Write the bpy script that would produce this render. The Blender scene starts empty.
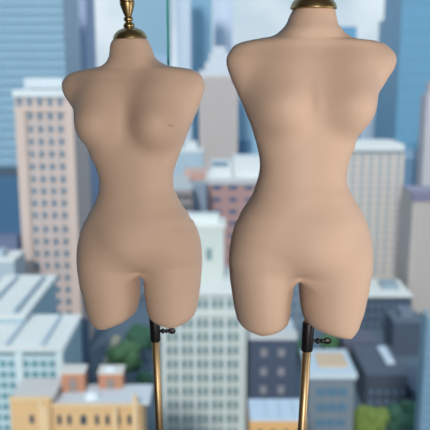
import bpy, bmesh, math, random
import numpy as np
from mathutils import Vector, Matrix, noise

random.seed(7)
S = bpy.context.scene
COL = S.collection
R = math.radians

# ------------------------------------------------------------------ camera
F = 700.0                       # focal length in pixels of the 430 px frame
HOR = 70.0                      # image row of the horizon
PITCH = math.atan((215 - HOR) / F)
CZ = 1.45
CP, SP = math.cos(PITCH), math.sin(PITCH)

def P(px, py, Y):
    """point at world depth Y seen at image position px, py"""
    r = (px - 215) / F
    u = (215 - py) / F
    d = Vector((r, CP + u * SP, -SP + u * CP))
    k = Y / d.y
    return Vector((d.x * k, Y, CZ + d.z * k))

cam_d = bpy.data.cameras.new('camera')
cam = bpy.data.objects.new('camera', cam_d)
COL.objects.link(cam)
cam.location = (0, 0, CZ)
cam.rotation_euler = (math.pi / 2 - PITCH, 0, 0)
cam_d.sensor_width = 36
cam_d.lens = 36 * F / 430
cam_d.clip_start = 0.05
cam_d.clip_end = 6000
cam_d.dof.use_dof = True
cam_d.dof.focus_distance = 1.81
cam_d.dof.aperture_fstop = 3.5
S.camera = cam

# ------------------------------------------------------------------ render look
S.view_settings.view_transform = 'Standard'
S.view_settings.look = 'None'
S.view_settings.exposure = 0
S.view_settings.gamma = 1
S.view_settings.use_curve_mapping = False
try:
    S.cycles.use_denoising = True
    S.cycles.max_bounces = 8
    S.cycles.transparent_max_bounces = 12
except Exception:
    pass

# ------------------------------------------------------------------ materials
def lin(c):
    return tuple(((x / 255) / 12.92 if x / 255 <= .04045 else ((x / 255 + .055) / 1.055) ** 2.4) for x in c) + (1,)

MATS = {}
def mat(name, rgb, rough=.7, metal=0.0, var=.06, scale=3.0, bump=0.0, bscale=60, spec=.5, sheen=0.0, coat=0.0):
    if name in MATS:
        return MATS[name]
    m = bpy.data.materials.new(name)
    m.use_nodes = True
    nt = m.node_tree
    b = nt.nodes['Principled BSDF']
    b.inputs['Roughness'].default_value = rough
    b.inputs['Metallic'].default_value = metal
    b.inputs['Specular IOR Level'].default_value = spec
    b.inputs['Sheen Weight'].default_value = sheen
    b.inputs['Coat Weight'].default_value = coat
    tc = nt.nodes.new('ShaderNodeTexCoord')
    nz = nt.nodes.new('ShaderNodeTexNoise')
    nz.inputs['Scale'].default_value = scale
    nz.inputs['Detail'].default_value = 4
    nt.links.new(tc.outputs['Object'], nz.inputs['Vector'])
    mx = nt.nodes.new('ShaderNodeMix')
    mx.data_type = 'RGBA'
    c = lin(rgb)
    mx.inputs['A'].default_value = tuple(x * (1 - var) for x in c[:3]) + (1,)
    mx.inputs['B'].default_value = tuple(min(1, x * (1 + var)) for x in c[:3]) + (1,)
    nt.links.new(nz.outputs['Fac'], mx.inputs['Factor'])
    nt.links.new(mx.outputs['Result'], b.inputs['Base Color'])
    if bump:
        n2 = nt.nodes.new('ShaderNodeTexNoise')
        n2.inputs['Scale'].default_value = bscale
        n2.inputs['Detail'].default_value = 6
        nt.links.new(tc.outputs['Object'], n2.inputs['Vector'])
        bp = nt.nodes.new('ShaderNodeBump')
        bp.inputs['Strength'].default_value = bump
        bp.inputs['Distance'].default_value = .002
        nt.links.new(n2.outputs['Fac'], bp.inputs['Height'])
        nt.links.new(bp.outputs['Normal'], b.inputs['Normal'])
    MATS[name] = m
    return m

SKIN = mat('matte_beige_skin_cloth', (199, 170, 149), rough=.62, var=.025, scale=9, bump=.08, bscale=500, spec=.3, sheen=.12)
BRASS = mat('aged_brass', (172, 150, 108), rough=.38, metal=1, var=.10, scale=30, bump=.05, bscale=90)
POLEBRASS = mat('satin_brass', (176, 152, 116), rough=.46, metal=1, var=.06, scale=20)
BLACK = mat('black_plastic', (13, 13, 15), rough=.42, var=.1, scale=20)
CREASE = mat('brown_crease', (140, 104, 82), rough=.8)

def glass_mat():
    m = bpy.data.materials.new('window_glass')
    m.use_nodes = True
    nt = m.node_tree
    nt.nodes.clear()
    out = nt.nodes.new('ShaderNodeOutputMaterial')
    tr = nt.nodes.new('ShaderNodeBsdfTransparent')
    tr.inputs['Color'].default_value = (.955, .98, .985, 1)
    gl = nt.nodes.new('ShaderNodeBsdfGlossy')
    gl.inputs['Roughness'].default_value = .02
    fr = nt.nodes.new('ShaderNodeFresnel')
    fr.inputs['IOR'].default_value = 1.06
    mx = nt.nodes.new('ShaderNodeMixShader')
    nt.links.new(fr.outputs['Fac'], mx.inputs['Fac'])
    nt.links.new(tr.outputs['BSDF'], mx.inputs[1])
    nt.links.new(gl.outputs['BSDF'], mx.inputs[2])
    nt.links.new(mx.outputs['Shader'], out.inputs['Surface'])
    return m

# ------------------------------------------------------------------ object helpers
def link(name, me, m=None, parent=None, loc=None):
    o = bpy.data.objects.new(name, me)
    COL.objects.link(o)
    if m is not None and me is not None and not me.materials:
        me.materials.append(m)
    if parent is not None:
        o.parent = parent
    if loc is not None:
        o.location = loc
    return o

def empty(name, loc, label, cat, group=None):
    o = bpy.data.objects.new(name, None)
    COL.objects.link(o)
    o.location = loc
    o.empty_display_size = .1
    o['label'] = label
    o['category'] = cat
    if group:
        o['group'] = group
    return o

def box_mesh(name, boxes, bevel=0.0):
    """boxes: (x0,x1,y0,y1,z0,z1)"""
    bm = bmesh.new()
    for x0, x1, y0, y1, z0, z1 in boxes:
        v = [bm.verts.new(c) for c in ((x0, y0, z0), (x1, y0, z0), (x1, y1, z0), (x0, y1, z0),
                                       (x0, y0, z1), (x1, y0, z1), (x1, y1, z1), (x0, y1, z1))]
        for f in ((3, 2, 1, 0), (4, 5, 6, 7), (0, 1, 5, 4), (1, 2, 6, 5), (2, 3, 7, 6), (3, 0, 4, 7)):
            bm.faces.new([v[i] for i in f])
    if bevel:
        bmesh.ops.bevel(bm, geom=bm.edges[:], offset=bevel, segments=2, affect='EDGES')
    me = bpy.data.meshes.new(name)
    bm.to_mesh(me)
    bm.free()
    return me

def lathe_mesh(name, prof, n=48, cap=True):
    """prof: list of (radius, z) bottom to top"""
    bm = bmesh.new()
    rings = []
    for r, z in prof:
        rings.append([bm.verts.new((r * math.cos(2 * math.pi * i / n), r * math.sin(2 * math.pi * i / n), z)) for i in range(n)])
    for a, b in zip(rings, rings[1:]):
        for i in range(n):
            bm.faces.new((a[i], a[(i + 1) % n], b[(i + 1) % n], b[i]))
    if cap:
        bm.faces.new(rings[0][::-1])
        bm.faces.new(rings[-1])
    for f in bm.faces:
        f.smooth = True
    me = bpy.data.meshes.new(name)
    bm.to_mesh(me)
    bm.free()
    return me

def smooth_prof(pts, n=6):
    """dense catmull-rom through the profile points; a repeated point makes a crisp edge"""
    out = []
    m = len(pts)
    for i in range(m - 1):
        p0, p1, p2, p3 = pts[max(i - 1, 0)], pts[i], pts[i + 1], pts[min(i + 2, m - 1)]
        for k in range(n):
            t = k / n
            q = []
            for a in (0, 1):
                q.append(.5 * (2 * p1[a] + (p2[a] - p0[a]) * t + (2 * p0[a] - 5 * p1[a] + 4 * p2[a] - p3[a]) * t * t
                               + (3 * p1[a] - p0[a] - 3 * p2[a] + p3[a]) * t ** 3))
            out.append((max(q[0], .0003), q[1]))
    out.append(pts[-1])
    return out

def structure(name, boxes, m):
    o = link(name, box_mesh(name, boxes), m)
    o['kind'] = 'structure'
    return o

# ------------------------------------------------------------------ the room
GY = 2.44
XW, YB, ZC = 2.4, -2.6, 2.9
WALL = mat('dark_wall_paint', (58, 50, 44), rough=.85, var=.02, scale=2)  # unseen walls and floor kept dark to cut bounced fill
structure('floor', [(-XW, XW, YB, GY + .012, -.25, 0)], mat('oak_floor', (66, 52, 42), rough=.5, var=.12, scale=4))
structure('ceiling', [(-XW, XW, YB, GY + .1, ZC, ZC + .25)], mat('ceiling_paint', (96, 90, 84), rough=.9, var=.01))
structure('wall_left', [(-XW - .2, -XW, YB - .2, GY + .1, -.25, ZC + .25)], WALL)
structure('wall_right', [(XW, XW + .2, YB - .2, GY + .1, -.25, ZC + .25)], WALL)
structure('wall_back', [(-XW, XW, YB - .2, YB, -.25, ZC + .25)], WALL)
structure('window_1', [(-XW, XW, GY, GY + .012, 0, ZC)], glass_mat())
sx = P(168, 30, GY).x
structure('trim_1', [(sx - .0042, sx + .0042, GY - .007, GY - .0005, P(168, 215, GY).z, ZC)],
          mat('green_glass_edge', (52, 170, 168), rough=.4, var=.15, scale=8))

# ------------------------------------------------------------------ dress forms
def pchip(xs, ys, x):
    xs = np.asarray(xs, float); ys = np.asarray(ys, float)
    h = np.diff(xs); d = np.diff(ys) / h
    m = np.zeros_like(ys)
    for i in range(1, len(xs) - 1):
        if d[i - 1] * d[i] > 0:
            w1, w2 = 2 * h[i] + h[i - 1], h[i] + 2 * h[i - 1]
            m[i] = (w1 + w2) / (w1 / d[i - 1] + w2 / d[i])
    m[0], m[-1] = d[0], d[-1]
    x = np.clip(x, xs[0], xs[-1])
    k = np.clip(np.searchsorted(xs, x) - 1, 0, len(h) - 1)
    t = (x - xs[k]) / h[k]
    return ((2 * t**3 - 3 * t**2 + 1) * ys[k] + (t**3 - 2 * t**2 + t) * h[k] * m[k]
            + (-2 * t**3 + 3 * t**2) * ys[k + 1] + (t**3 - t**2) * h[k] * m[k + 1])

def surface_nets(Fv, org, h):
    nx, ny, nz = Fv.shape
    c = [(i, j, k) for i in (0, 1) for j in (0, 1) for k in (0, 1)]
    sub = {q: Fv[q[0]:nx - 1 + q[0], q[1]:ny - 1 + q[1], q[2]:nz - 1 + q[2]] for q in c}
    acc = np.zeros((nx - 1, ny - 1, nz - 1, 3)); cnt = np.zeros((nx - 1, ny - 1, nz - 1))
    for a in c:
        for ax in range(3):
            if a[ax] == 0:
                b = list(a); b[ax] = 1; b = tuple(b)
                fa, fb = sub[a], sub[b]
                cr = (fa < 0) != (fb < 0)
                t = np.where(cr, fa / np.where(cr, fa - fb, 1), 0)
                for q in range(3):
                    acc[..., q] += np.where(cr, a[q] + (t if q == ax else 0), 0)
                cnt += cr
    act = cnt > 0
    idx = -np.ones(act.shape, int)
    idx[act] = np.arange(act.sum())
    ijk = np.argwhere(act)
    V = (ijk + acc[act] / cnt[act][:, None]) * h + np.asarray(org)
    Q = []
    neg = Fv < 0
    for ax in range(3):
        sl0 = [slice(1, -1)] * 3; sl1 = [slice(1, -1)] * 3
        sl0[ax] = slice(0, -1); sl1[ax] = slice(1, None)
        a, b = neg[tuple(sl0)], neg[tuple(sl1)]
        o1, o2 = [(1, 2), (2, 0), (0, 1)][ax]
        for pos in (True, False):
            e = np.argwhere((a != b) & (a == pos))
            off = np.ones(3, int); off[ax] = 0
            e = e + off
            p = e.copy(); p[:, o1] -= 1; p[:, o2] -= 1
            q1 = p.copy(); q1[:, o1] += 1
            q2 = q1.copy(); q2[:, o2] += 1
            q3 = p.copy(); q3[:, o2] += 1
            qs = np.stack([idx[tuple(w.T)] for w in (p, q1, q2, q3)], 1)
            Q.append(qs if pos else qs[:, ::-1])
    return V, np.concatenate(Q)

def smin(a, b, k):
    h = np.clip(.5 + .5 * (b - a) / k, 0, 1)
    return b * (1 - h) + a * h - k * h * (1 - h)

def body_surface(spec):
    D0, th = spec['D'], spec['turn']
    ct, st = math.cos(th), math.sin(th)
    def tab(pts):           # (px,py) -> increasing z, X ; the hems face the lens, so they sit a little nearer
        w = []
        for px, py in pts:
            q = P(px, py, D0)
            q.z = hz(py)
            w.append(q)
        w.sort(key=lambda q: q.z)
        z = np.array([q.z for q in w]); x = np.array([q.x for q in w])
        keep = np.concatenate([[True], np.diff(z) > 1e-5])
        return z[keep], x[keep]
    h = .0036
    def hz(py):
        t = min(max((py - (spec['py_max'] - 36)) / 34, 0), 1)
        return P(215, py, D0 - spec['hem'] * t).z
    pz = hz
    z0 = P(215, spec['py_max'], D0).z - .02
    z1 = P(215, spec['py_min'], D0).z + .015
    xa = P(spec['px_min'], 150, D0).x - .02
    xb = P(spec['px_max'], 150, D0).x + .02
    xs = np.arange(xa, xb, h); ys = np.arange(-.19, .20, h); zs = np.arange(z0, z1, h)
    U = xs[:, None, None]; Vv = ys[None, :, None]; Z = zs[None, None, :]
    def dep(table):
        t = sorted((pz(py), f, b) for py, f, b in table)
        zz = [q[0] for q in t]
        return pchip(zz, [q[1] for q in t], zs), pchip(zz, [q[2] for q in t], zs)
    def slab(L, Rr, table, n, zlo=None, zhi=None, yc=0.0, fitl=True, fitr=True):
        zl, xl = tab(L); zr, xr = tab(Rr)
        a = pchip(zl, xl, zs); b = pchip(zr, xr, zs)
        if 'corr' in spec:
            rows, cl_, cr_ = spec['corr']
            rz_ = np.array([hz(q) for q in rows])[::-1]
            if fitl:
                a = a + np.interp(zs, rz_, cl_[::-1]) * D0 / F
            if fitr:
                b = b + np.interp(zs, rz_, cr_[::-1]) * D0 / F
        W = np.maximum((b - a) / 2, .0015); c = (a + b) / 2
        bf, bb = dep(table)
        bm_ = np.minimum((bf + bb) / 2, W * 1.6)
        A = np.sqrt(np.maximum(W**2 - (bm_ * st)**2, (W * .35)**2)) / ct
        u = U - c[None, None, :]
        v = Vv - yc
        up = u * ct + v * st
        vp = -u * st + v * ct
        B = np.where(vp < 0, bf[None, None, :], bb[None, None, :])
        r = (np.abs(up / A[None, None, :])**n + np.abs(vp / B)**n)**(1 / n)
        d = (r - 1) * np.minimum(A[None, None, :], B)
        lo = min(zl[0], zr[0]) if zlo is None else zlo
        d = np.where(Z < lo, np.maximum(d, lo - Z), d)
        if zhi is not None:
            d = np.maximum(d, Z - zhi)
        return d, c
    d, c = slab(spec['L'], spec['R'], spec['depth'], 2.35, zhi=pz(spec['py_min']))
    # chest soft forms
    Fx, Fy = math.sin(-th) * -1, -math.cos(th)       # front direction
    Fx = st; Fx = math.sin(th)
    Fx, Fy = math.sin(th), -math.cos(th)
    Rx, Ry = math.cos(th), math.sin(th)
    def ell(cx, cy, cz, ra, rf, rz):
        u = U - cx; v = Vv - cy; w = (Z - cz) / rz
        a_ = (u * Rx + v * Ry) / ra
        f_ = (u * Fx + v * Fy) / rf
        rr = np.sqrt(a_**2 + f_**2 + w**2)
        return (rr - 1) * min(ra, rf, rz)
    for (s, lat, fwd, py, ra, rf, rz, k) in spec['bumps']:
        cx0 = P(spec['axis'], py, D0).x
        cx = cx0 + s * lat * Rx + fwd * Fx
        cy = s * lat * Ry + fwd * Fy
        d = smin(d, ell(cx, cy, pz(py), ra, rf, rz), k)
    legs = None
    for key in ('LL', 'RL'):
        g = spec[key]
        e, _ = slab(g['L'], g['R'], g['depth'], 2.15, zhi=pz(g['top']), yc=g.get('yc', 0), fitl=key == 'LL', fitr=key == 'RL')
        legs = e if legs is None else smin(legs, e, .007)
    d = smin(d, legs, spec['kleg'])
    V, Q = surface_nets(d, (xs[0], ys[0] + D0, zs[0]), h)
    return V, Q

def project(V):
    y = V[:, 1]; z = V[:, 2] - CZ
    f = y * CP - z * SP
    u = y * SP + z * CP
    return 215 + F * V[:, 0] / f, 215 - F * u / f

def fit_outline(spec, n=3):
    """nudge the width profiles until the outline seen in front agrees with the measured one"""
    rows = np.arange(spec['py_min'] + 2, spec['py_max'] - 2, 2.0)
    spec['corr'] = (rows, np.zeros(len(rows)), np.zeros(len(rows)))
    ker = np.exp(-.5 * (np.arange(-6, 7) / 1.6)**2)
    ker /= ker.sum()
    for it in range(n):
        V, Q = body_surface(spec)
        px, py = project(V)
        e = [[], []]
        for y in rows:
            m = np.abs(py - y) < 1.3
            for k_, (tgt, left) in enumerate(((spec['OL'], True), (spec['OR'], False))):
                v = e[k_][-1] if e[k_] and y >= tgt[-1][1] - 1 else 0
                if not (left == spec['bulge_left'] and spec['bulge'][0] < y < spec['bulge'][1]) \
                   and not (spec['skip'][0] < y < spec['skip'][1]) and tgt[0][1] < y < tgt[-1][1] - 1:
                    t = np.interp(y, [q[1] for q in tgt], [q[0] for q in tgt])
                    v = np.clip(t - (px[m].min() if left else px[m].max()), -4, 4)
                e[k_].append(v)
        el, er = [np.convolve(np.pad(np.array(q), 6, mode='edge'), ker, mode='valid') for q in e]
        spec['corr'] = (rows, spec['corr'][1] + .9 * el, spec['corr'][2] + .9 * er)
    return body_surface(spec)

def build_body(name, spec, parent, base):
    V, Q = fit_outline(spec)
    V = V - np.array(base)
    me = bpy.data.meshes.new(name)
    me.from_pydata(V.tolist(), [], Q.tolist())
    me.update()
    me.polygons.foreach_set('use_smooth', [True] * len(me.polygons))
    o = link(name, me, SKIN, parent)
    sm = o.modifiers.new('smooth', 'SMOOTH')
    sm.factor = .5
    sm.iterations = spec.get('iters', 6)
    return o, V

LM = dict(
    hem=.055, fit=(40, 308), skip=(60, 80), bulge_left=True, bulge=(108, 156), hipmid=262,
    OL=[(113.3, 38.4), (109.9, 43), (109.2, 54.2), (105.8, 62.6), (64, 76.5), (61.2, 84), (63, 94.2), (68.6, 103.5), (72.7, 109.6), (76.4, 117.1), (75.5, 126.7),
        (77.5, 137.9), (83.5, 148.1), (90, 157.4), (95.6, 168.6), (99.3, 180.7), (98.7, 189), (98, 192.8), (94.7, 202), (87.2, 215), (80.7, 229), (77.3, 244), (76.2, 255),
        (76.9, 269.5), (78.9, 284.2), (83, 301), (85, 310)],
    OR=[(147, 37.8), (150, 43), (152.7, 50.5), (156.4, 58), (162, 63), (203.5, 79.3), (205, 86), (203.8, 93.3), (198, 109.8), (190.8, 126.7), (183.4, 145.3), (175, 167.7),
        (173, 177), (174, 188), (180.6, 202), (190.8, 216), (197.3, 227), (201, 240), (202.3, 255), (202.1, 267), (200.7, 284), (198, 304.7)],
    D=1.96, turn=R(-11), axis=133, py_min=38.2, py_max=330.5, px_min=60, px_max=206, kleg=.034,
    L=[(113.5, 37.5), (111.2, 40.5), (109.8, 44), (109.2, 54), (105.8, 62.6), (100.2, 66.6), (83.5, 69.3), (70.5, 72.4), (64, 76.5),
       (61.2, 84), (62.2, 92), (68.6, 103.5), (73.2, 110), (78, 117), (82, 127), (86, 142), (91, 157.4), (95.6, 168.6), (98.8, 180.7),
       (98.6, 189), (94.7, 202), (87.2, 215), (81.2, 228), (78.5, 242), (80, 248), (92, 257), (112, 264), (126, 267), (136, 268.5)],
    R=[(147, 37.5), (148.8, 40.5), (150, 44), (152.7, 50.5), (156.4, 58), (162, 63), (168.5, 65.8), (189, 68.6), (198.3, 72.8),
       (203.5, 79.3), (205, 86), (203.8, 93.3), (198.2, 110), (190.8, 126.7), (183.4, 145.3), (175.5, 166), (173.2, 177), (174, 188),
       (180.6, 202), (190.8, 216), (196.8, 227), (200, 240), (199, 248), (188, 257), (168, 264), (155, 267), (147, 268.5)],
    depth=[(37, .044, .044), (46, .047, .047), (58, .052, .058), (68, .050, .068), (74, .052, .073), (88, .064, .078), (105, .075, .082),
           (128, .079, .082), (150, .080, .078), (178, .078, .072), (200, .090, .080), (222, .102, .098), (240, .100, .112),
           (252, .086, .104), (261, .066, .095), (269, .034, .072)],
    bumps=[(-1, .083, .061, 121, .060, .060, .064, .042), (1, .083, .061, 121, .060, .060, .064, .042),
           (-1, .078, .030, 101, .052, .050, .066, .04), (1, .078, .030, 101, .052, .050, .066, .04),
           (0, 0, .052, 238, .075, .062, .075, .04)],
    LL=dict(top=225, yc=.004,
            L=[(105, 329.8), (98.5, 328.8), (93.6, 326.2), (89.8, 321.5), (87.1, 315), (83, 301), (79.4, 284.2), (77.6, 269.5), (77.6, 255), (80, 240), (86, 225)],
            R=[(105.2, 329.8), (118, 328.8), (125, 326), (131, 322), (135.8, 316.2), (137.9, 308.7), (139.2, 300), (139.2, 282.3), (139.6, 270), (139.2, 255), (134, 240), (128, 225)],
            depth=[(331, .066, .066), (327, .075, .076), (322, .084, .086), (312, .090, .094), (300, .094, .098), (275, .098, .112), (255, .094, .112), (225, .045, .07)]),
    RL=dict(top=225, yc=.004,
            L=[(174.5, 328), (159.8, 325), (153.5, 322), (149.5, 318.5), (147.7, 312), (145.8, 297), (144.2, 282), (143.6, 270), (144, 255), (148, 240), (154, 225)],
            R=[(174.9, 328), (187.7, 325.6), (191.3, 323.4), (194, 320), (196.6, 314), (198, 304.7), (200.4, 284), (201.6, 268), (201.4, 255), (199, 240), (193, 225)],
            depth=[(328.2, .066, .066), (326, .075, .076), (321, .084, .086), (312, .090, .094), (300, .094, .098), (275, .098, .112), (255, .094, .112), (225, .045, .07)]),
)
RM = dict(
    hem=.055, fit=(10, 312), skip=(28, 51), bulge_left=False, bulge=(90, 146), hipmid=264,
    OL=[(293.1, 8.4), (289.8, 14), (286, 23.3), (280.5, 30.7), (231.2, 48.4), (226, 57.7), (227, 68), (231, 79.8), (242.3, 105), (251.6, 128.4), (257.2, 147), (259.4, 159),
        (260, 165.6), (258, 176.7), (252.6, 192.6), (240.5, 211.2), (234, 225), (230.8, 238), (229, 252), (228.7, 263.7), (230.2, 282.3), (233.4, 302.8), (234.6, 310)],
    OR=[(334.7, 7.4), (336.5, 14), (338, 22.3), (342.7, 29.8), (395.3, 52), (397, 59.5), (395.3, 68), (388, 79.8), (379, 94), (374.3, 102.3), (373.7, 110.7), (369.7, 123.7),
        (362.2, 135.8), (355.7, 147), (351.4, 156.3), (348.3, 165.6), (346.4, 175.8), (347.3, 184.2), (353, 195.3), (361.3, 209.3), (367, 221.4), (370.6, 234.4), (372.6, 247), (373.5, 260),
        (372.6, 271), (370.3, 288), (366, 308.4), (364.6, 314)],
    D=1.70, turn=R(10), axis=309, py_min=8.2, py_max=340, px_min=225, px_max=398, kleg=.034,
    L=[(293.1, 7.5), (291.3, 10.5), (289.8, 14), (286, 23.3), (280.5, 30.7), (272, 36.3), (257.2, 39), (240.5, 42.8), (231.2, 48.4),
       (226, 57.7), (226.8, 68), (231, 80), (242.3, 105), (251.6, 128.4), (257.2, 147), (259.8, 160), (259.8, 167), (258, 176.7), (252.6, 192.6),
       (240.5, 211.2), (234.5, 225), (231.5, 238), (231, 247), (235, 257), (252, 266), (278, 271), (292, 273)],
    R=[(334.9, 7.5), (336, 10.5), (336.6, 14), (338, 22.3), (342.7, 29.8), (349.2, 35.3), (358.5, 38.5), (377, 40.2), (389.2, 44.7),
       (395.3, 52), (397, 59.5), (395.3, 68), (388.3, 79.6), (379, 94), (373, 102.3), (367.5, 112), (362, 124), (357, 136), (353.5, 147), (350.6, 156.3),
       (348, 165.6), (346.4, 175.8), (347.3, 184.2), (353, 195.3), (361.3, 209.3), (366.8, 221.4), (370, 234.4), (370.5, 247), (365, 257), (345, 266), (318, 271), (304, 273)],
    depth=[(7, .043, .043), (18, .047, .047), (30, .052, .058), (39, .050, .068), (46, .052, .073), (62, .064, .078), (82, .075, .082),
           (110, .079, .082), (136, .080, .078), (172, .078, .072), (196, .090, .080), (222, .102, .098), (240, .100, .112),
           (254, .086, .104), (264, .066, .095), (273.5, .034, .072)],
    bumps=[(-1, .080, .061, 103, .060, .060, .064, .042), (1, .080, .061, 103, .060, .060, .064, .042),
           (-1, .076, .030, 81, .052, .050, .066, .04), (1, .076, .030, 81, .052, .050, .066, .04),
           (0, 0, .052, 240, .075, .062, .075, .04)],
    LL=dict(top=228, yc=.004,
            L=[(253, 335), (245, 333.2), (240, 329.4), (237.4, 324.5), (235.8, 317), (233.4, 302.8), (230.6, 282.3), (229.3, 263.7), (229.8, 250), (233, 238), (240, 228)],
            R=[(253.2, 335), (269, 334.4), (281, 331), (287.4, 324.8), (289.4, 315.8), (290.5, 302.8), (292.3, 290), (294, 278), (294, 264), (289, 248), (282, 228)],
            depth=[(335.4, .066, .066), (331, .075, .076), (325, .084, .086), (314, .090, .094), (302, .094, .098), (280, .098, .112), (258, .094, .112), (228, .045, .07)]),
    RL=dict(top=228, yc=.004,
            L=[(345, 338.8), (330, 337.6), (316, 333.6), (308, 328.4), (304, 322), (302, 312), (300.6, 300), (300, 288), (299.4, 278), (300.5, 264), (305, 248), (312, 228)],
            R=[(345.2, 338.8), (352, 337.2), (356.5, 334.2), (359.8, 329.5), (362.2, 322), (366, 308.4), (370, 288), (372.2, 271), (372.6, 258), (371, 245), (364, 228)],
            depth=[(339.4, .066, .066), (336.5, .075, .076), (330, .084, .086), (318, .090, .094), (302, .094, .098), (280, .098, .112), (258, .094, .112), (228, .045, .07)]),
)

def cyl_between(name, a, b, r, m, parent, base, n=40, prof=None):
    """a lathe standing along a->b; prof = [(radius, fraction)]"""
    a, b = Vector(a), Vector(b)
    L = (b - a).length
    pr = [(r, 0), (r, L)] if prof is None else [(q[0], q[1] * L) for q in prof]
    me = lathe_mesh(name, pr, n)
    o = link(name, me, m, parent)
    o.rotation_mode = 'QUATERNION'
    o.rotation_quaternion = (b - a).to_track_quat('Z', 'Y')
    o.location = a - Vector(base)
    return o

def dress_form(spec, label, cap_px, cap_y, cap_r, lean, pole_top, pole_bot, pole_r, collar, screw, group):
    D = spec['D']
    top = P(*pole_top, D); bot = P(*pole_bot, D)
    dirn = (bot - top).normalized()
    foot = top + dirn * ((top.z - .02) / -dirn.z)
    base = Vector((foot.x, D, 0))
    root = empty('dress_form', base, label, 'mannequin', 'dress forms by the window')
    body, V = build_body('torso', spec, root, base)
    # stand base, pole, collar, thumb screw
    bl = link('stand_base', lathe_mesh('stand_base', smooth_prof([(.15, 0), (.15, .004), (.148, .010), (.12, .016), (.05, .022), (.02, .034), (.016, .05)], 4)), BRASS, root, (0, 0, 0))
    inside = top - dirn * .09
    cyl_between('pole', foot, inside, pole_r, POLEBRASS, root, base)
    c0, c1, cr = collar
    pa = top + dirn * ((P(215, c1, D).z - top.z) / dirn.z)
    pb = top + dirn * ((P(215, c0, D).z - top.z) / dirn.z)
    e = .06
    cl = cyl_between('collar', pa, pb, cr, BLACK, root, base,
                     prof=[(pole_r * .98, 0), (cr * .93, 0), (cr, .04), (cr, .96), (cr * .95, 1), (pole_r * .98, 1)])
    # thumb screw: axis to the viewer's right
    s0 = P(screw[0], screw[2], D); s1 = P(screw[1], screw[2], D)
    s0 = Vector((s0.x - .006, D, s0.z)); s1 = Vector((s1.x, D, s1.z))
    u = (s1.x - s0.x)
    k = cr
    pr = [(.0035, 0), (.0035, .22), (.0062, .27), (.0066, .33), (.0042, .39), (.0034, .44), (.0052, .49), (.0056, .53), (.0036, .58), (.0036, .64), (.004, .68), (.0035, 1 - .02), (.0003, 1)]
    st = cyl_between('screw', s0, s1, 0, BLACK, root, base, n=24, prof=smooth_prof([(r_ * 1.25, z_) for r_, z_ in pr], 3))
    st.name = 'thumb_screw'
    # flat oval wing
    bm = bmesh.new()
    bmesh.ops.create_uvsphere(bm, u_segments=24, v_segments=14, radius=1)
    for f in bm.faces:
        f.smooth = True
    for v in bm.verts:
        v.co = Vector((v.co.x * screw[3], v.co.y * .0042, v.co.z * screw[4] * (1 + .12 * v.co.x)))
    me = bpy.data.meshes.new('wing'); bm.to_mesh(me); bm.free()
    w = link('wing', me, BLACK, st)
    w.matrix_parent_inverse = Matrix.Identity(4)
    q = st.rotation_quaternion
    wp = s1 - Vector((screw[3] * .9, 0, 0)) - s0
    w.location = q.inverted() @ wp
    w.rotation_mode = 'QUATERNION'
    w.rotation_quaternion = q.inverted()
    # brass neck cap with turned finial
    cpt = P(cap_px, cap_y, D)
    s = cap_r / 16.3
    dome = [(15.2, -1.2), (16.3, -.6), (16.3, .3), (15.7, 2.2), (14.2, 4.6), (11.6, 6.9), (8.2, 8.6), (5.4, 9.4), (4.2, 9.8), (.2, 10)]
    px = D / F * 1.0 * s
    cap = link('neck_cap', lathe_mesh('neck_cap', [(r_ * px, z_ * px) for r_, z_ in smooth_prof(dome, 4)], 56), BRASS, root, cpt - base)
    cap.rotation_euler = (0, lean, 0)
    fin = [(3.4, 9), (5.2, 10.2), (5.4, 12), (4.6, 13.6), (3.2, 14.6), (3.1, 15.4), (4.2, 16.2), (4.5, 17.7), (4.0, 19.2), (3.2, 20), (3.6, 21), (4.4, 23), (5.6, 26.5),
           (6.5, 29.5), (6.9, 31.2), (7.1, 31.5), (7.1, 33), (6.7, 33.4), (7.0, 34), (7.1, 35), (6.6, 36), (4.8, 37), (4.2, 39), (5.2, 42), (5.4, 45), (4.2, 49), (2, 52), (.2, 52.8)]
    link('finial', lathe_mesh('finial', [(r_ * px, z_ * px) for r_, z_ in smooth_prof(fin, 4)], 40), BRASS, cap, (0, 0, 0))
    return root, V, base

mpx = lambda D: D / F
g1, V1, b1 = dress_form(
    LM, 'smaller beige dress form torso on the left, topped by a tall turned brass finial',
    130, 37.9, 16.4, R(-3.5), (155.0, 330), (159.6, 430), 4.05 * mpx(1.96), (316, 340.8, 5.5 * mpx(1.96)),
    (159.5, 175.3, 330.9, 4.4 * mpx(1.96), 3.4 * mpx(1.96)), None)
g2, V2, b2 = dress_form(
    RM, 'larger beige dress form torso on the right, brass neck cap cut by the top edge',
    313.5, 7.9, 22.3, 0, (307.4, 340), (301.9, 430), 4.6 * mpx(1.70), (322, 350.4, 6.3 * mpx(1.70)),
    (314, 331.2, 340.8, 5.0 * mpx(1.70), 3.6 * mpx(1.70)), None)

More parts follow.
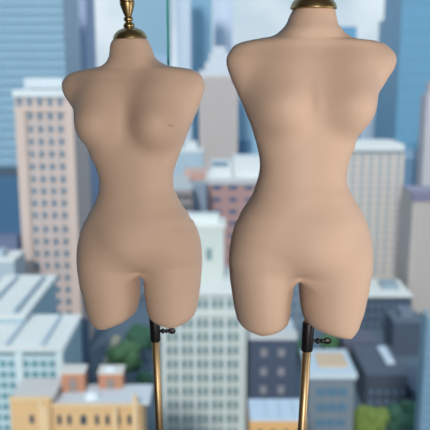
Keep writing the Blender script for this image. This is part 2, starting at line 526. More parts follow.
# short crease mark on the left form's bust
def crease(root, V, base, pts):
    Vw = V + np.array(base)
    px, py = project(Vw)
    front = Vw[:, 1] < LM['D']
    out = []
    for x, y in pts:
        d2 = np.where(front, (px - x)**2 + (py - y)**2, 1e9)
        near = np.argsort(d2)[:4]
        q = P(x, y, float(Vw[near, 1].mean()) - .0004)
        out.append(q - Vector(base))
    cu = bpy.data.curves.new('crease', 'CURVE')
    cu.dimensions = '3D'
    sp = cu.splines.new('POLY')
    sp.points.add(len(out) - 1)
    for p_, q in zip(sp.points, out):
        p_.co = (*q, 1)
    sp.points[0].radius = .4
    sp.points[-1].radius = .3
    cu.bevel_depth = .0009
    tmp = bpy.data.objects.new('crease_curve', cu)
    COL.objects.link(tmp)
    me = bpy.data.meshes.new_from_object(tmp.evaluated_get(bpy.context.evaluated_depsgraph_get()))
    bpy.data.objects.remove(tmp)
    o = link('crease', me, CREASE, root)
    o['label'] = 'short brown crease mark'
crease(g1, V1, b1, [(167.6, 124.2), (168.8, 125), (170.2, 125.5), (172, 125.9), (174, 126.9)])

# ------------------------------------------------------------------ the city
GZ = -110.0
def city_mat(key, rgb, rough=.75, **k):
    k.setdefault('var', .05); k.setdefault('scale', .15)
    return mat(key, rgb, rough=rough, **k)

WHITE_ROOF = city_mat('white_roof_membrane', (226, 225, 220), rough=.8, var=.08)
GREY_ROOF = city_mat('grey_roof_gravel', (150, 160, 168), rough=.9)
DARK_ROOF = city_mat('dark_roof_tar', (70, 84, 100), rough=.85)

def wmesh(name, w, h, t=.35):
    return box_mesh(name, [(-w / 2, w / 2, -t, .05, -h / 2, h / 2)])

class Building:
    def __init__(s, name, label, px0, px1, pyt, D, depth, wall, roof=None, rooft=.6, cat='building', group=None, over=.0, zbase=GZ):
        a, b = P(px0, pyt, D), P(px1, pyt, D)
        s.x0, s.x1, s.D, s.depth, s.zt, s.pyt = a.x, b.x, D, depth, a.z, pyt
        s.base = Vector(((a.x + b.x) / 2, D + depth / 2, zbase))
        group = group or {'glass_tower': 'glass towers of the skyline', 'low_block': 'lower city blocks', 'office_tower': 'stone faced office towers',
                          'concrete_tower': 'pale concrete towers', 'ochre_building': 'ochre walled buildings', 'glass_office': 'glazed low offices'}.get(name)
        s.root = empty(name, s.base, label, cat, group)
        s.n = 0
        s.part('wall', [(s.x0, s.x1, D, D + depth, zbase, s.zt)], wall)
        if roof:
            s.part('roof', [(s.x0 - over, s.x1 + over, D - over, D + depth + over, s.zt, s.zt + rooft)], roof)
    def part(s, name, boxes, m, parent=None):
        B = s.base
        me = box_mesh(name, [(x0 - B.x, x1 - B.x, y0 - B.y, y1 - B.y, z0 - B.z, z1 - B.z) for x0, x1, y0, y1, z0, z1 in boxes])
        return link(name, me, m, parent or s.root)
    def pbox(s, name, px0, px1, py0, py1, m, t=.4, D=None, depth=None):
        """a box on the front face, py0 above py1"""
        D = D or s.D
        a, b = P(px0, py0, D), P(px1, py1, D)
        ref = s.pyt if D == s.D else py0
        a.x, b.x = P(px0, ref, D).x, P(px1, ref, D).x
        return s.part(name, [(a.x, b.x, D - t, D + (depth or .05), b.z, a.z)], m)
    def windows(s, pxs, pys, wpx, hpx, m, name='window', ref=None, t=.35):
        """grid on the front: columns at the facade's top row pxs, rows pys"""
        ref = ref if ref is not None else pys[0]
        sc = s.D / F
        me = wmesh(name, wpx * sc, hpx * sc, t)
        me.materials.append(m)
        spots = []
        for py in pys:
            for px in pxs:
                c = P(px, ref, s.D)
                c.z = P(px, py, s.D).z
                spots.append(c - s.base)
        for c in spots[:max(0, 100 - s.n)]:
            link(name, me, None, s.root, c)
        rest = spots[max(0, 100 - s.n):]
        s.n += len(spots) - len(rest)
        if rest:
            w, h = wpx * sc, hpx * sc
            o = link(name + '_field', box_mesh(name, [(c.x - w / 2, c.x + w / 2, c.y - t, c.y + .05, c.z - h / 2, c.z + h / 2) for c in rest]), m, s.root)
            o['kind'] = 'stuff'
    def side_windows(s, side, ys, pys, wid, hpx, m):
        sc = s.D / F
        h = hpx * sc
        x = s.x1 if side > 0 else s.x0
        me = box_mesh('window', [(-.2, .2, -wid / 2, wid / 2, -h / 2, h / 2)])
        me.materials.append(m)
        for py in pys:
            z = P(215, py, s.D).z
            for y in ys:
                if s.n >= 100:
                    return
                s.n += 1
                link('window', me, None, s.root, Vector((x, y, z)) - s.base)

frange = lambda a, b, st: [a + st * i for i in range(int((b - a) / st + 1.0001))]

# ground and streets
gm = city_mat('asphalt_streets', (94, 110, 124), rough=.9, var=.15, scale=.02)
gr = structure('ground', [(-2500, 2500, 60, 5000, GZ - 1, GZ)], gm)

# banded blue glass tower, left edge
BLUE = city_mat('blue_curtain_glass', (132, 166, 188), rough=.35, var=.05)
b = Building('glass_tower', 'tall blue glass tower with thin pale horizontal floor bands at the left edge', -70, 60, -60, 430, 50, BLUE, GREY_ROOF)
pale = city_mat('pale_band', (162, 194, 212), rough=.5)
for py in frange(-50, 235, 8.8):
    b.pbox('floor_band', -70, 60, py, py + 1.5, pale, t=.8)
# lilac slab behind it
b = Building('concrete_tower', 'slim lilac grey tower between the banded tower and the pale sky', 60.5, 84, -40, 540, 40, city_mat('lilac_concrete', (166, 180, 206), var=.03), GREY_ROOF)
for px in (66, 72, 78):
    b.pbox('pilaster', px, px + 1.6, -38, 240, city_mat('lilac_pier', (178, 188, 210)), t=1)

# pink-tan office tower
PINK = city_mat('pink_tan_stone', (202, 184, 177), var=.04)
PINKP = city_mat('pink_tan_pier', (208, 186, 176), var=.03)
WINB = city_mat('blue_grey_window', (108, 132, 150), rough=.3)
b = Building('office_tower', 'pink tan office tower with four columns of square windows and white parapet', 14, 73, 96, 262, 30, PINK)
b.part('parapet', [(b.x0 - .3, b.x1 + .3, b.D - .9, b.D + b.depth + .6, P(0, 97, 262).z, P(0, 90, 262).z)], city_mat('white_parapet', (216, 220, 222)))
b.pbox('roof_box', 24, 63, 78, 88, city_mat('pale_plant_room', (202, 208, 214)), D=276, depth=10)
b.pbox('cornice', 13.5, 73.5, 109, 111.5, PINKP, t=.8)
b.pbox('pilaster', 14.5, 24.5, 110, 330, PINKP, t=1.1)
b.pbox('pilaster', 65.5, 73, 110, 330, PINKP, t=1.1)
for px in (34.5, 44.7, 54.9):
    b.pbox('mullion', px - 1.4, px + 1.4, 110, 330, city_mat('pink_mullion', (204, 186, 182)), t=.5)
b.windows([19.5, 29.4, 39.6, 49.8, 60], [101.5], 4.2, 8.5, WINB)
b.windows([29.4, 39.6, 49.8, 60], [116.5, 129, 141.5, 154, 166.5, 179, 191, 203, 215, 229, 241.3, 253.3, 265.3, 277.3, 289.3, 301.3, 313.3, 325], 4.2, 6.6, WINB, ref=101.5)

# navy block behind the tower's left
b = Building('low_block', 'dark blue block at the left edge beside the pink tan tower', -40, 24, 176, 345, 30, city_mat('navy_facade', (64, 104, 138), rough=.4), DARK_ROOF)
b.pbox('upper_box', -10, 18, 233, 262, city_mat('mauve_facade', (112, 122, 152)), t=8)
b = Building('low_block', 'small pale flat roofed block at the left edge behind the white roofs', -30, 14, 262, 238, 14, city_mat('pale_grey_wall', (176, 190, 200)), WHITE_ROOF)
b.pbox('roof_box', -6, 3, 251, 262, city_mat('pale_grey_wall', (176, 190, 200)), D=242, depth=5)

# low glass building with white roofs
PALEB = city_mat('pale_blue_panel', (186, 208, 216), rough=.5)
TEAL = city_mat('teal_window', (104, 150, 160), rough=.25)
b = Building('glass_office', 'low pale blue office with two stepped white roofs, left of the yellow building', -60, 62.5, 349.5, 152, 22, PALEB, WHITE_ROOF, rooft=.5, over=.3)
zt1 = P(24, 318, 168).z
xr1 = P(24, 318, 168).x
b.part('upper_wall', [(b.x0, xr1, 168, 204, GZ, zt1)], city_mat('grey_blue_panel', (160, 184, 198)))
b.part('upper_roof', [(b.x0, xr1 + .4, 167.6, 204.4, zt1, zt1 + .5)], WHITE_ROOF)
for i, (xo, w) in enumerate(((-3.2, 1.0), (-11, .7))):
    b.part('skylight', [(xr1 + xo, xr1 + xo + w, 170, 201, zt1 + .5, zt1 + 1.2)], city_mat('grey_skylight', (136, 158, 174), rough=.3))
for xo in (-5.2, -13.5):
    b.part('roof_seam', [(b.x1 + xo, b.x1 + xo + .8, 152.5, 173, b.zt + .5, b.zt + 1.1)], city_mat('roof_seam_grey', (176, 190, 200)))
b.pbox('cornice_louvre_line', -60, 62, 353, 355.2, city_mat('dark_louvre', (70, 84, 92)), t=.05)  # dark louvre line under the roof edge
b.pbox('pier', 15.5, 22.5, 352, 430, city_mat('white_pier', (206, 218, 222)), t=.5)
b.pbox('pier', 56, 62.5, 352, 430, city_mat('white_pier', (206, 218, 222)), t=.5)
b.windows([-14, -5.5, 3, 11.5, 26, 34.8, 43.6, 52.2], frange(363.5, 440, 10.7), 5.6, 6.2, TEAL)
b.side_windows(1, frange(154.5, 172, 3.4), frange(361, 430, 10.7), 2.0, 7, city_mat('steel_blue_window', (120, 158, 176), rough=.3))

# yellow building with arched windows
OCH = city_mat('ochre_stucco', (214, 174, 126), var=.05, scale=.3)
OCHL = city_mat('ochre_trim', (222, 190, 148), var=.04, scale=.3)
BRICK = city_mat('orange_brick', (188, 132, 104), var=.12, scale=1)
DKW = city_mat('dark_slate_window', (40, 62, 78), rough=.3)
b = Building('ochre_building', 'yellow stucco building with arched dark windows and brick roof boxes at the bottom left', 40, 141, 405, 128, 9.2, OCH)
sc = 128 / F
roofm = city_mat('pale_roof_sheet', (206, 208, 212))
b.part('roof', [(b.x0, b.x1 + 1.6, 128.6, 137, b.zt - .3, b.zt + .12)], roofm)
b.pbox('parapet', 40, 141, 403.2, 406.2, OCHL, t=.5)
xw0, xw1 = P(11, 397, 128).x, P(57, 397, 128).x
zw = P(11, 397.5, 128).z
b.part('wing_wall', [(xw0, xw1 - 1.2, 127.2, 136, GZ, zw)], OCH)
b.part('wing_roof', [(xw0 + .2, xw1 - .5, 127.4, 136.2, zw, zw + .3)], city_mat('wing_roof_pink_grey', (206, 198, 194)))
b.part('wing_parapet', [(xw0 - .1, xw1 - 1.1, 127.0, 127.5, zw - .2, zw + .5)], OCHL)
def arch_window(bd, px, py, wpx, hpx, m, D):
    sc = D / F
    w, h = wpx * sc / 2, hpx * sc / 2
    bm = bmesh.new()
    pts = [(-w, -h), (w, -h), (w, h - w)] + [(w * math.cos(t), h - w + w * math.sin(t)) for t in [math.pi * i / 10 for i in range(1, 10)]] + [(-w, h - w)]
    fr = [bm.verts.new((x, -.12, z)) for x, z in pts]
    bk = [bm.verts.new((x, .05, z)) for x, z in pts]
    bm.faces.new(fr); bm.faces.new(bk[::-1])
    for i in range(len(pts)):
        j = (i + 1) % len(pts)
        bm.faces.new((fr[j], fr[i], bk[i], bk[j]))
    me = bpy.data.meshes.new('window'); bm.to_mesh(me); bm.free()
    c = P(px, py, D)
    link('window', me, m, bd.root, c - bd.base)
for px in (59.5, 69.5, 83.5, 97, 107.5, 118.5, 129.5):
    arch_window(b, px, 419.5, 6.5 if px == 83.5 else 4.2, 11.5, DKW, 128)
    arch_window(b, px, 438, 6.5 if px == 83.5 else 4.2, 11.5, DKW, 128)
arch_window(b, 32, 419, 4.5, 10, DKW, 127.2)
for px, py0, dd in ((42, 396, 0), (46.5, 403, -.6), (115.5, 405, 0), (135.5, 394, 0)):
    b.pbox('pilaster', px - 2.2, px + 2.2, py0, 445, OCHL, t=1.15)
for (px0, px1, py0, py1, D) in ((61, 84.5, 373.5, 391, 133.5), (98.5, 122.5, 374, 388, 135)):
    a, c = P(px0, py0, D), P(px1, py1, D)
    rb = b.part('roof_box', [(a.x, c.x, D, D + 3.6, c.z - 1, a.z)], BRICK)
    b.part('roof_box_lid', [(a.x - .2, c.x + .2, D - .2, D + 3.8, a.z, a.z + .35)], city_mat('light_cap', (214, 206, 198)), None)
    m0, m1 = P(px0 + 8, py0 + 5, D), P(px0 + 16, py1, D)
    b.part('opening', [(m0.x, m1.x, D - .15, D + .1, m1.z - 1, m0.z)], city_mat('grey_opening', (146, 134, 130)))
dm = lathe_mesh('dome', [(q[0], q[1]) for q in [(1.6, 0), (1.55, .35), (1.3, .75), (.9, 1.05), (.4, 1.2), (.02, 1.25)]], 24)
link('dome', dm, city_mat('white_dome', (222, 226, 230)), b.root, P(110.5, 372.3, 136.6) - b.base)
link('dome', dm, city_mat('white_dome', (222, 226, 230)), b.root, Vector((P(92, 390, 131).x, 131, b.zt + .1)) - b.base)

# white gridded stone building in the centre
STONE = city_mat('white_stone', (198, 204, 200), var=.04)
STONEL = city_mat('white_stone_trim', (214, 219, 218), var=.03)
GWIN = city_mat('grey_green_window', (120, 146, 150), rough=.35)
b = Building('stone_building', 'white stone building with a grid of grey green windows in the centre', 160, 247, 292, 194, 24, STONE, WHITE_ROOF, over=.5)
b.pbox('cornice', 159.6, 247.4, 290.5, 294.5, STONEL, t=1.2)
b.pbox('string_course', 160, 247, 312.5, 315, STONEL, t=.7)
tw = P(172, 228, 204); tw2 = P(224, 228, 204)
b.part('upper_block', [(tw.x, tw2.x, 204, 215, b.zt, tw.z)], STONE)
b.part('upper_roof', [(tw.x - .5, tw2.x + .5, 203.6, 215.4, tw.z, tw.z + .8)], WHITE_ROOF)
a, c = P(186, 216, 207), P(219, 230, 207)
b.part('roof_box', [(a.x, c.x, 207, 213, tw.z, a.z)], STONEL)
for px in (182, 195.5, 209):
    q = P(px, 254, 204)
    b.part('upper_window', [(q.x - .8, q.x + .8, 203.6, 204.1, q.z - 1.7, q.z + 1.7)], GWIN)
for px in frange(164.2, 246, 15.3):
    b.pbox('pier', px - 1.7 , px + 1.7, 296, 440, STONEL, t=.6)
cols = []
for px in frange(168.4, 240, 15.3):
    cols += [px, px + 6.9]
b.windows(cols, [303.5] + frange(323, 440, 13.6), 4.4, 8.6, GWIN)

# brick block with white roof
BRK = city_mat('dusty_brick', (176, 142, 140), var=.06, scale=.3)
b = Building('brick_block', 'dusty red brick block with white plant boxes on its roof between the two torsos', 206, 275, 182, 390, 40, BRK, WHITE_ROOF, over=.3)
b.pbox('parapet', 206, 275, 178.5, 184.5, city_mat('pale_coping', (196, 196, 200)), t=.8)
for (x0, x1, y0, D) in ((211, 232, 162, 400), (233, 262, 157, 404)):
    a, c = P(x0, y0, D), P(x1, 181, D)
    b.part('roof_box', [(a.x, c.x, D, D + 14, b.zt, a.z)], city_mat('white_plant_box', (212, 216, 218)))
q0, q1 = P(212, 158, 402), P(228, 163, 402)
b.part('louvre', [(q0.x, q1.x, 399.6, 400.2, q1.z - 1.5, q1.z + .8)], city_mat('louvre_blue', (110, 140, 160)))
b.windows([217, 233, 249, 265], frange(187.5, 290, 12), 8.2, 4.2, city_mat('slate_blue_window', (92, 106, 136), rough=.35))

# small blocks behind left form's waist
b = Building('low_block', 'grey blue slab with vertical stripes beside the left torso hip', 190, 206.5, 186, 372, 15, city_mat('slate_slab', (132, 148, 168)), GREY_ROOF)
for px in (194, 198, 202):
    b.pbox('fin', px, px + 1.4, 188, 250, city_mat('slate_fin', (150, 163, 180)), t=.6)
b = Building('low_block', 'salmon coloured block beside the left torso waist', 184, 207, 172, 445, 20, city_mat('salmon_wall', (204, 164, 152)), city_mat('salmon_roof', (206, 178, 170)))
b.pbox('pale_bay', 165, 190, 176, 200, city_mat('pale_bay_grey', (190, 198, 204)), t=3)
b = Building('low_block', 'brown grey block with a few windows beside the left torso hip', 160, 192, 190, 350, 15, city_mat('brown_grey_wall', (150, 140, 140)), city_mat('pale_roof_b', (186, 190, 194)))
b.windows([172, 178, 184, 189], [197, 207], 3, 5, DKW)
b = Building('low_block', 'white roofed block standing behind the salmon one', 170, 203, 152, 520, 30, city_mat('light_blue_wall', (176, 198, 212)), WHITE_ROOF, over=0)
b.pbox('roof_box', 186, 197, 142, 153, city_mat('white_plant_box', (212, 216, 218)), D=530, depth=10)

# far tan stepped tower, stone colours paled to carry the haze
TAN = city_mat('far_tan_stone', (196, 186, 182), var=.03)
b = Building('stepped_tower', 'distant tan tower with pale stepped crown between the two torsos', 199, 238, 76, 760, 40, TAN)
cr_ = city_mat('pale_crown', (206, 210, 218))
for (x0, x1, y0) in ((199, 238, 70), (205, 234, 62), (209, 230, 53), (213, 226, 46)):
    a, c = P(x0, y0, 762), P(x1, 77, 762)
    b.part('crown_step', [(a.x, c.x, 762 + (70 - y0) * .3, 796 - (70 - y0) * .3, c.z, a.z)], cr_)
for px in frange(204, 236, 5.5):
    b.pbox('pier', px, px + 1.2, 78, 160, city_mat('tan_pier', (188, 180, 180)), t=.8)

# pale and blue skyscrapers against the sky; haze is mixed into their colours
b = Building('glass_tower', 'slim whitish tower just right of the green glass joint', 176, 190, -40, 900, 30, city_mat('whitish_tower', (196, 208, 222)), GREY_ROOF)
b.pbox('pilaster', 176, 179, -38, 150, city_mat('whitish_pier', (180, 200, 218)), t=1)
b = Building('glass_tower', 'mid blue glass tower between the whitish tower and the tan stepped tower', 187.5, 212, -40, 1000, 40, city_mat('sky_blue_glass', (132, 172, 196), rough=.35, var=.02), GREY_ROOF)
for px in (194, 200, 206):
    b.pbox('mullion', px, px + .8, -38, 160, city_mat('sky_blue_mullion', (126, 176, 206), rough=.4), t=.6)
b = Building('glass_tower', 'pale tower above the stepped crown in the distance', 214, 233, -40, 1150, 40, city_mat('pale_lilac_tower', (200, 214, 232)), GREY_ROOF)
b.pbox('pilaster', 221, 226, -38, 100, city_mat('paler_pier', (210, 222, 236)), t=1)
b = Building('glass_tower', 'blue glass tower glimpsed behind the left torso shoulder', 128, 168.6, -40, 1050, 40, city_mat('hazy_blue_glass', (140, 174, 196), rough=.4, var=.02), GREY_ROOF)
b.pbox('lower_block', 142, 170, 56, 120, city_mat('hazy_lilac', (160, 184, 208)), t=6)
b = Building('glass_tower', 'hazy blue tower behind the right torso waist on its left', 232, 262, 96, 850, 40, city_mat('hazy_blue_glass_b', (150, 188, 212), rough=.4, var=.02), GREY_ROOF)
b.pbox('dark_base', 236, 252, 140, 160, city_mat('mid_blue_base', (104, 146, 180)), t=2)
b = Building('glass_tower', 'small blue block rising above the right torso neck and shoulder', 340, 357, 27, 800, 30, city_mat('small_blue_glass', (104, 158, 196), rough=.4), GREY_ROOF)

# right hand blue glass towers
DBLUE = city_mat('deep_blue_glass', (104, 154, 184), rough=.3, var=.04)
b = Building('glass_tower', 'deep blue glass tower filling the upper right corner', 405.5, 470, -60, 480, 50, DBLUE, GREY_ROOF)
for py in frange(-40, 180, 14):
    b.pbox('floor_band', 405.5, 470, py, py + 1.1, city_mat('deep_blue_band', (110, 158, 188), rough=.4), t=.3)
b = Building('glass_tower', 'blue tower with flat top stepping down beside the upper right corner tower', 391, 408, 19, 560, 40, city_mat('mid_blue_glass', (118, 164, 190), rough=.35), GREY_ROOF)
b = Building('concrete_tower', 'hazy lilac tower seen beside the right torso bust', 362, 391, 94, 720, 40, city_mat('hazy_lilac_b', (176, 192, 208), var=.03), city_mat('pinkish_roof', (200, 190, 190)))  # wall colour paled to include the distance haze
b.pbox('string_course', 362, 391, 103, 108, city_mat('hazy_pink_band', (190, 184, 190)), t=1)
b = Building('concrete_tower', 'pinkish tower cut by the right edge in front of the blue glass', 427, 456, 96, 405, 12, city_mat('pinkish_stone', (190, 186, 192)), city_mat('pinkish_roof', (200, 190, 190)))
a, c = P(430, 82, 408), P(456, 97, 408)
b.part('crown_step', [(a.x, c.x, 408, 416, c.z, a.z)], city_mat('pinkish_stone', (190, 186, 192)))

# pale gridded tower right of the right form
PG = city_mat('pale_grid_stone', (192, 190, 188), var=.03)
PGP = city_mat('pale_pink_pier', (208, 196, 188), var=.03)
b = Building('office_tower', 'pale tower with white flat roof and slender piers right of the right torso', 346, 404, 146, 345, 28, PG, WHITE_ROOF, over=.4)
b.pbox('louvre', 347, 403, 151, 154.5, city_mat('grey_louvre', (140, 148, 152)), t=.3)
b.pbox('parapet', 346, 404, 145.5, 150.5, city_mat('white_parapet', (216, 220, 222)), t=.6)
for px in frange(349, 404, 9):
    b.pbox('pier', px - 1.6, px + 1.6, 154, 320, PGP, t=.7)
b.windows(frange(353.5, 400, 9), frange(159, 270, 7.4), 4.2, 3.4, city_mat('pale_grey_window', (166, 172, 178), rough=.4))
# right edge building
b = Building('office_tower', 'beige grey tower with mauve capped roof at the right edge', 413, 460, 194, 312, 20, city_mat('beige_grey_stone', (178, 172, 170)), city_mat('mauve_roof', (150, 146, 164)))
b.pbox('parapet', 411.5, 460, 192, 201, city_mat('mauve_parapet', (126, 122, 146)), t=.8)
for px in frange(416, 455, 6):
    b.pbox('pier', px - 1, px + 1, 200, 330, city_mat('beige_pier', (194, 184, 176)), t=.5)
b = Building('low_block', 'dull blue block glimpsed between the pale tower and the right edge tower', 398, 440, 158, 440, 30, city_mat('dull_blue_wall', (104, 138, 168)), city_mat('dull_blue_roof', (150, 172, 192)))
b.pbox('roof_box', 404, 420, 150, 160, city_mat('dull_blue_box', (128, 156, 180)), D=445, depth=10)

# low right district
DK = city_mat('dark_slate_wall', (72, 84, 100), var=.08)
b = Building('low_block', 'dark block with bright pale roof below the pale tower on the right', 352, 412, 297, 292, 24, DK, WHITE_ROOF, over=.4)
b.windows(frange(358, 410, 7), [306, 315, 324], 3.6, 5, city_mat('dim_window', (96, 116, 138), rough=.3))
b.part('roof_box', [(P(380, 285, 306).x, P(396, 285, 306).x, 300, 310, b.zt, b.zt + 2.6)], city_mat('grey_box', (150, 166, 178)))
b = Building('low_block', 'dark slate block with mid grey roof at the right, below the beige grey tower', 394, 424, 323, 262, 14, DK, city_mat('slate_roof', (96, 108, 124)))
b.part('roof_box', [(P(400, 315, 268).x, P(412, 315, 268).x, 266, 274, b.zt, b.zt + 3)], city_mat('slate_box', (112, 124, 138)))
b = Building('low_block', 'charcoal flat roofed block with a tilted white skylight at the lower right', 366, 408, 376, 216, 26, city_mat('charcoal_wall', (66, 74, 88)), city_mat('charcoal_roof', (84, 92, 106)))
a, c = P(381, 352, 232), P(392, 352, 232)
sk = b.part('skylight', [(a.x, c.x - 1, 224, 238, b.zt + .6, b.zt + 1.5)], city_mat('white_skylight', (200, 210, 220)))
b.windows(frange(371, 410, 8), [392, 402], 4, 5, city_mat('dim_window', (96, 116, 138), rough=.3))
b = Building('low_block', 'low slate roofed block at the bottom right corner', 412, 470, 392, 212, 20, city_mat('navy_grey_wall', (58, 70, 86)), city_mat('slate_roof_b', (76, 90, 108)))
b.windows(frange(410, 450, 8), [412, 424], 4, 5, city_mat('dim_window', (96, 116, 138), rough=.3))
b = Building('low_block', 'dark plum block just right of the right torso leg', 344, 378, 343, 256, 12, city_mat('plum_grey', (86, 88, 104)), city_mat('plum_roof', (98, 100, 116)))
b.windows(frange(360, 376, 6), [358, 367], 3, 4, city_mat('dim_window', (96, 116, 138), rough=.3))
# pale glass strip building, bottom right edge
b = Building('glass_office', 'pale blue glazed slab standing along the right edge at the bottom', 427, 470, 318, 150, 4, city_mat('blue_grey_glass', (110, 140, 160), rough=.3), GREY_ROOF)
for py in frange(326, 440, 9):
    b.pbox('floor_band', 427, 470, py, py + 2, city_mat('blue_grey_band', (122, 148, 168)), t=.3)

# navy building with two window columns
b = Building('low_block', 'navy grey block with two columns of tan windows between the torso poles', 248, 297, 339, 200, 16, city_mat('navy_grey', (74, 86, 108), var=.06), city_mat('light_grey_roof', (196, 202, 206)))
b.pbox('parapet', 247.6, 297, 331, 339.5, city_mat('light_grey_coping', (200, 204, 206)), t=.5)
b.windows([263.8, 281.5], [352.5, 371.5, 389.5, 408], 7, 8.5, city_mat('tan_window', (146, 144, 150), rough=.5))
b = Building('ochre_building', 'orange walled block with pale blue flat roof beside the right pole', 250, 306, 421, 138, 9.5, city_mat('orange_stucco', (214, 164, 108), scale=.3), city_mat('pale_blue_roof', (192, 206, 220)), rooft=.4)
for px in (267, 281, 295):
    q = P(px, 421, 138)
    b.part('roof_seam', [(q.x - .12, q.x + .12, 138.2, 147, b.zt + .4, b.zt + .6)], city_mat('roof_seam_grey', (176, 190, 200)))
b.windows([260, 273, 286, 298], [433], 4, 8, DKW)
# grey building with tan roof patch
b = Building('low_block', 'grey block with a tan patch on its pale roof, right of the right pole', 309, 355, 376, 165, 15, city_mat('grey_wall', (118, 128, 138)), city_mat('pale_grey_roof', (190, 204, 216)), rooft=.8, over=.4)
q0, q1 = P(318, 366, 170), P(347, 366, 170)
b.part('roof_deck', [(q0.x, q1.x, 168.5, 177, b.zt + .8, b.zt + 1.3)], city_mat('tan_deck', (208, 180, 152)))
b.part('parapet', [(b.x0 - .4, b.x1 + .4, 164.5, 165.1, b.zt - .6, b.zt + 1.0)], city_mat('pale_grey_coping', (196, 208, 216)))
b.windows([321, 331.5, 342], frange(391.5, 440, 15.5), 9, 7.5, city_mat('blue_teal_window', (84, 122, 146), rough=.3))
# mid street blocks seen between and under the left form's legs
b = Building('low_block', 'dim blue grey block mostly hidden behind the white roofed office', 58, 84, 330, 232, 10, city_mat('dim_blue_wall', (86, 108, 132)), DARK_ROOF)
b.windows(frange(62, 82, 6), [338, 350], 3, 6, city_mat('dim_window', (96, 116, 138), rough=.3))
b = Building('low_block', 'pale grey slab seen through the gap between the left torso legs', 128, 158, 262, 335, 10, city_mat('pale_slab', (134, 148, 160)), GREY_ROOF)
b.windows(frange(132, 156, 6), frange(272, 330, 11), 3, 6, city_mat('dim_window', (96, 116, 138), rough=.3))
b = Building('low_block', 'blue grey slab seen through the gap between the right torso legs', 272, 343, 272, 290, 14, city_mat('mid_slab', (120, 136, 150)), GREY_ROOF)
b.windows(frange(278, 340, 8), frange(282, 330, 11), 4, 6, city_mat('dim_window', (96, 116, 138), rough=.3))

# far skyline to the horizon: plain low blocks, distance haze painted into the wall tones
k = 0
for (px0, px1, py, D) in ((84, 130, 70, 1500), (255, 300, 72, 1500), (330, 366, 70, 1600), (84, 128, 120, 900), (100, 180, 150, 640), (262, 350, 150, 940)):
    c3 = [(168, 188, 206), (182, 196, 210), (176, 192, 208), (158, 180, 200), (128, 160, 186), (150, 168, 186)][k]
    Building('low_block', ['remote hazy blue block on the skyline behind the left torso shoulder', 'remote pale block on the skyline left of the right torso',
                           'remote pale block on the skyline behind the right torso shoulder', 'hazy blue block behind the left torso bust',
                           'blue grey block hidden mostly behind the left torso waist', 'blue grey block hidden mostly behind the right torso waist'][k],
             px0, px1, py, D, 60, city_mat('skyline_haze_tone_%s' % 'abcdef'[k], c3, var=.03), GREY_ROOF)
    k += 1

# ------------------------------------------------------------------ trees in the streets
def crown_mesh(rad, seed, n=16):
    rnd = random.Random(seed)
    bm = bmesh.new()
    for i in range(n):
        a = rnd.random() * 6.283
        rr = rad * .62 * math.sqrt(rnd.random())
        c = Vector((rr * math.cos(a), rr * math.sin(a), rad * (rnd.random() * .9 - .2)))
        q = bmesh.ops.create_icosphere(bm, subdivisions=3, radius=rad * rnd.uniform(.34, .52), matrix=Matrix.Translation(c))
        for v in q['verts']:
            dd = v.co - c
            v.co = c + dd * (1 + .28 * noise.noise(v.co * (2.6 / rad) * 2) + .16 * noise.noise(v.co * (9 / rad)))
    me = bpy.data.meshes.new('crown'); bm.to_mesh(me); bm.free()
    return me
GREEN = [mat('leaf_green', (72, 108, 74), rough=.8, var=.35, scale=.9), mat('leaf_dark_green', (56, 96, 76), rough=.8, var=.35, scale=.9),
         mat('leaf_yellow_green', (112, 130, 60), rough=.8, var=.3, scale=.9)]
BARK = mat('bark', (84, 70, 60), rough=.9)
def tree(px, py, rad, gi, label, seed, D=None):
    d = P(px, py, 1.0) - Vector((0, 0, CZ))
    zc = GZ + rad * 1.25
    Y = (zc - CZ) / d.z
    c = Vector((d.x * Y, Y, GZ))
    t = empty('street_tree', c, label, 'tree', 'street trees below')
    link('trunk', lathe_mesh('trunk', smooth_prof([(rad * .07, 0), (rad * .05, rad * .5), (rad * .04, rad * 1.3)], 3), 12), BARK, t)
    link('crown', crown_mesh(rad, seed), GREEN[gi], t, (0, 0, rad * 1.25))
tree(124, 362, 6.8, 0, 'green street tree under the left torso, just left of its pole', 1)
tree(142, 340, 6.2, 1, 'dark green street tree close below the gap between the left torso legs', 2)
tree(106, 374, 3.6, 0, 'small green tree left of the other trees, behind the yellow building', 3)
tree(144, 383, 3.4, 1, 'dark green tree close behind the yellow building', 4)
tree(329, 345, 4.4, 0, 'green tree behind the pale roof with tan patch', 5)
tree(370, 427, 6.2, 2, 'yellow green round tree at the bottom right', 7)
tree(402, 420, 5.6, 1, 'dark green tree at the bottom right corner', 8)
tree(301, 350, 5, 1, 'dark green tree behind the right pole', 9)
# pale lane running between the blocks
lane_a, lane_b = P(108, 366, 200), P(116, 340, 200)
def ground_pt(px, py):
    d = P(px, py, 1.0) - Vector((0, 0, CZ))
    k_ = (GZ - CZ) / d.z
    return Vector((d.x * k_, k_, GZ))
pa, pb = ground_pt(104, 372), ground_pt(117, 336)
dv = (pb - pa).normalized(); nv = Vector((dv.y, -dv.x, 0)) * 1.6
me = bpy.data.meshes.new('path')
me.from_pydata([tuple(q + Vector((0, 0, zz))) for zz in (0.02, .12) for q in (pa - nv, pa + nv, pb + nv, pb - nv)], [],
               [(3, 2, 1, 0), (4, 5, 6, 7), (0, 1, 5, 4), (1, 2, 6, 5), (2, 3, 7, 6), (3, 0, 4, 7)])
lp = link('path', me, city_mat('pale_lane', (186, 176, 150)))
lp['kind'] = 'structure'

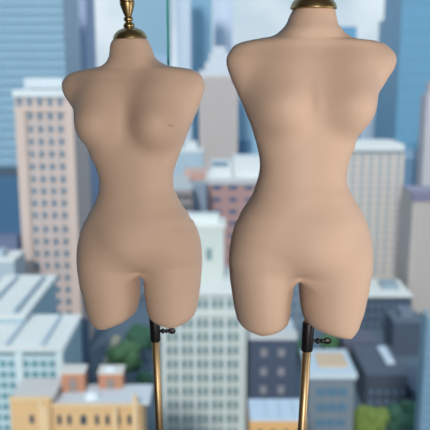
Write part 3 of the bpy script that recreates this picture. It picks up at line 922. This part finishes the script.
# ------------------------------------------------------------------ light
w = bpy.data.worlds.new('sky')
S.world = w
w.use_nodes = True
nt = w.node_tree
bg = nt.nodes['Background']
tc = nt.nodes.new('ShaderNodeTexCoord')
sep = nt.nodes.new('ShaderNodeSeparateXYZ')
nt.links.new(tc.outputs['Generated'], sep.inputs['Vector'])
ramp = nt.nodes.new('ShaderNodeValToRGB')
ramp.color_ramp.elements[0].position = 0.0
ramp.color_ramp.elements[0].color = lin((208, 218, 227))
ramp.color_ramp.elements[1].position = .6
ramp.color_ramp.elements[1].color = lin((150, 184, 212))
e = ramp.color_ramp.elements.new(.16)
e.color = lin((184, 205, 221))
nz = nt.nodes.new('ShaderNodeTexNoise')
nz.inputs['Scale'].default_value = 7
nz.inputs['Detail'].default_value = 3
nt.links.new(tc.outputs['Generated'], nz.inputs['Vector'])
mr = nt.nodes.new('ShaderNodeMapRange')
mr.inputs['From Min'].default_value = .48
mr.inputs['From Max'].default_value = .68
nt.links.new(nz.outputs['Fac'], mr.inputs['Value'])
mx = nt.nodes.new('ShaderNodeMix')
mx.data_type = 'RGBA'
mx.inputs['B'].default_value = lin((228, 236, 243))
nt.links.new(sep.outputs['Z'], ramp.inputs['Fac'])
nt.links.new(ramp.outputs['Color'], mx.inputs['A'])
nt.links.new(mr.outputs['Result'], mx.inputs['Factor'])
nt.links.new(mx.outputs['Result'], bg.inputs['Color'])
bg.inputs['Strength'].default_value = 1.08

def aim(o, tgt):
    o.rotation_euler = (Vector(tgt) - o.location).to_track_quat('-Z', 'Y').to_euler()

sd = bpy.data.lights.new('sun', 'SUN')
sd.energy = 2.5
sd.angle = R(8)
sd.color = (1, .95, .88)
so = bpy.data.objects.new('sun', sd)
COL.objects.link(so)
so.location = (-28, -80, 96)
aim(so, (0, 60, 0))

def area(name, loc, tgt, sx_, sy_, power, col):
    d = bpy.data.lights.new(name, 'AREA')
    d.shape = 'RECTANGLE'
    d.size, d.size_y = sx_, sy_
    d.energy = power
    d.color = col
    o = bpy.data.objects.new(name, d)
    COL.objects.link(o)
    o.location = loc
    aim(o, tgt)
    return o
area('added_rim_right', (2.1, 1.4, 1.0), (.1, 1.75, 1.05), .5, 1.5, 20, (1, .95, .93))  # unseen area light added at the right to brighten the flanks
area('added_key_front', (.75, -1.45, 1.1), (-.08, 1.9, 1.05), .4, .5, 86, (1, .965, .91))  # unseen area light added in front as key for both forms
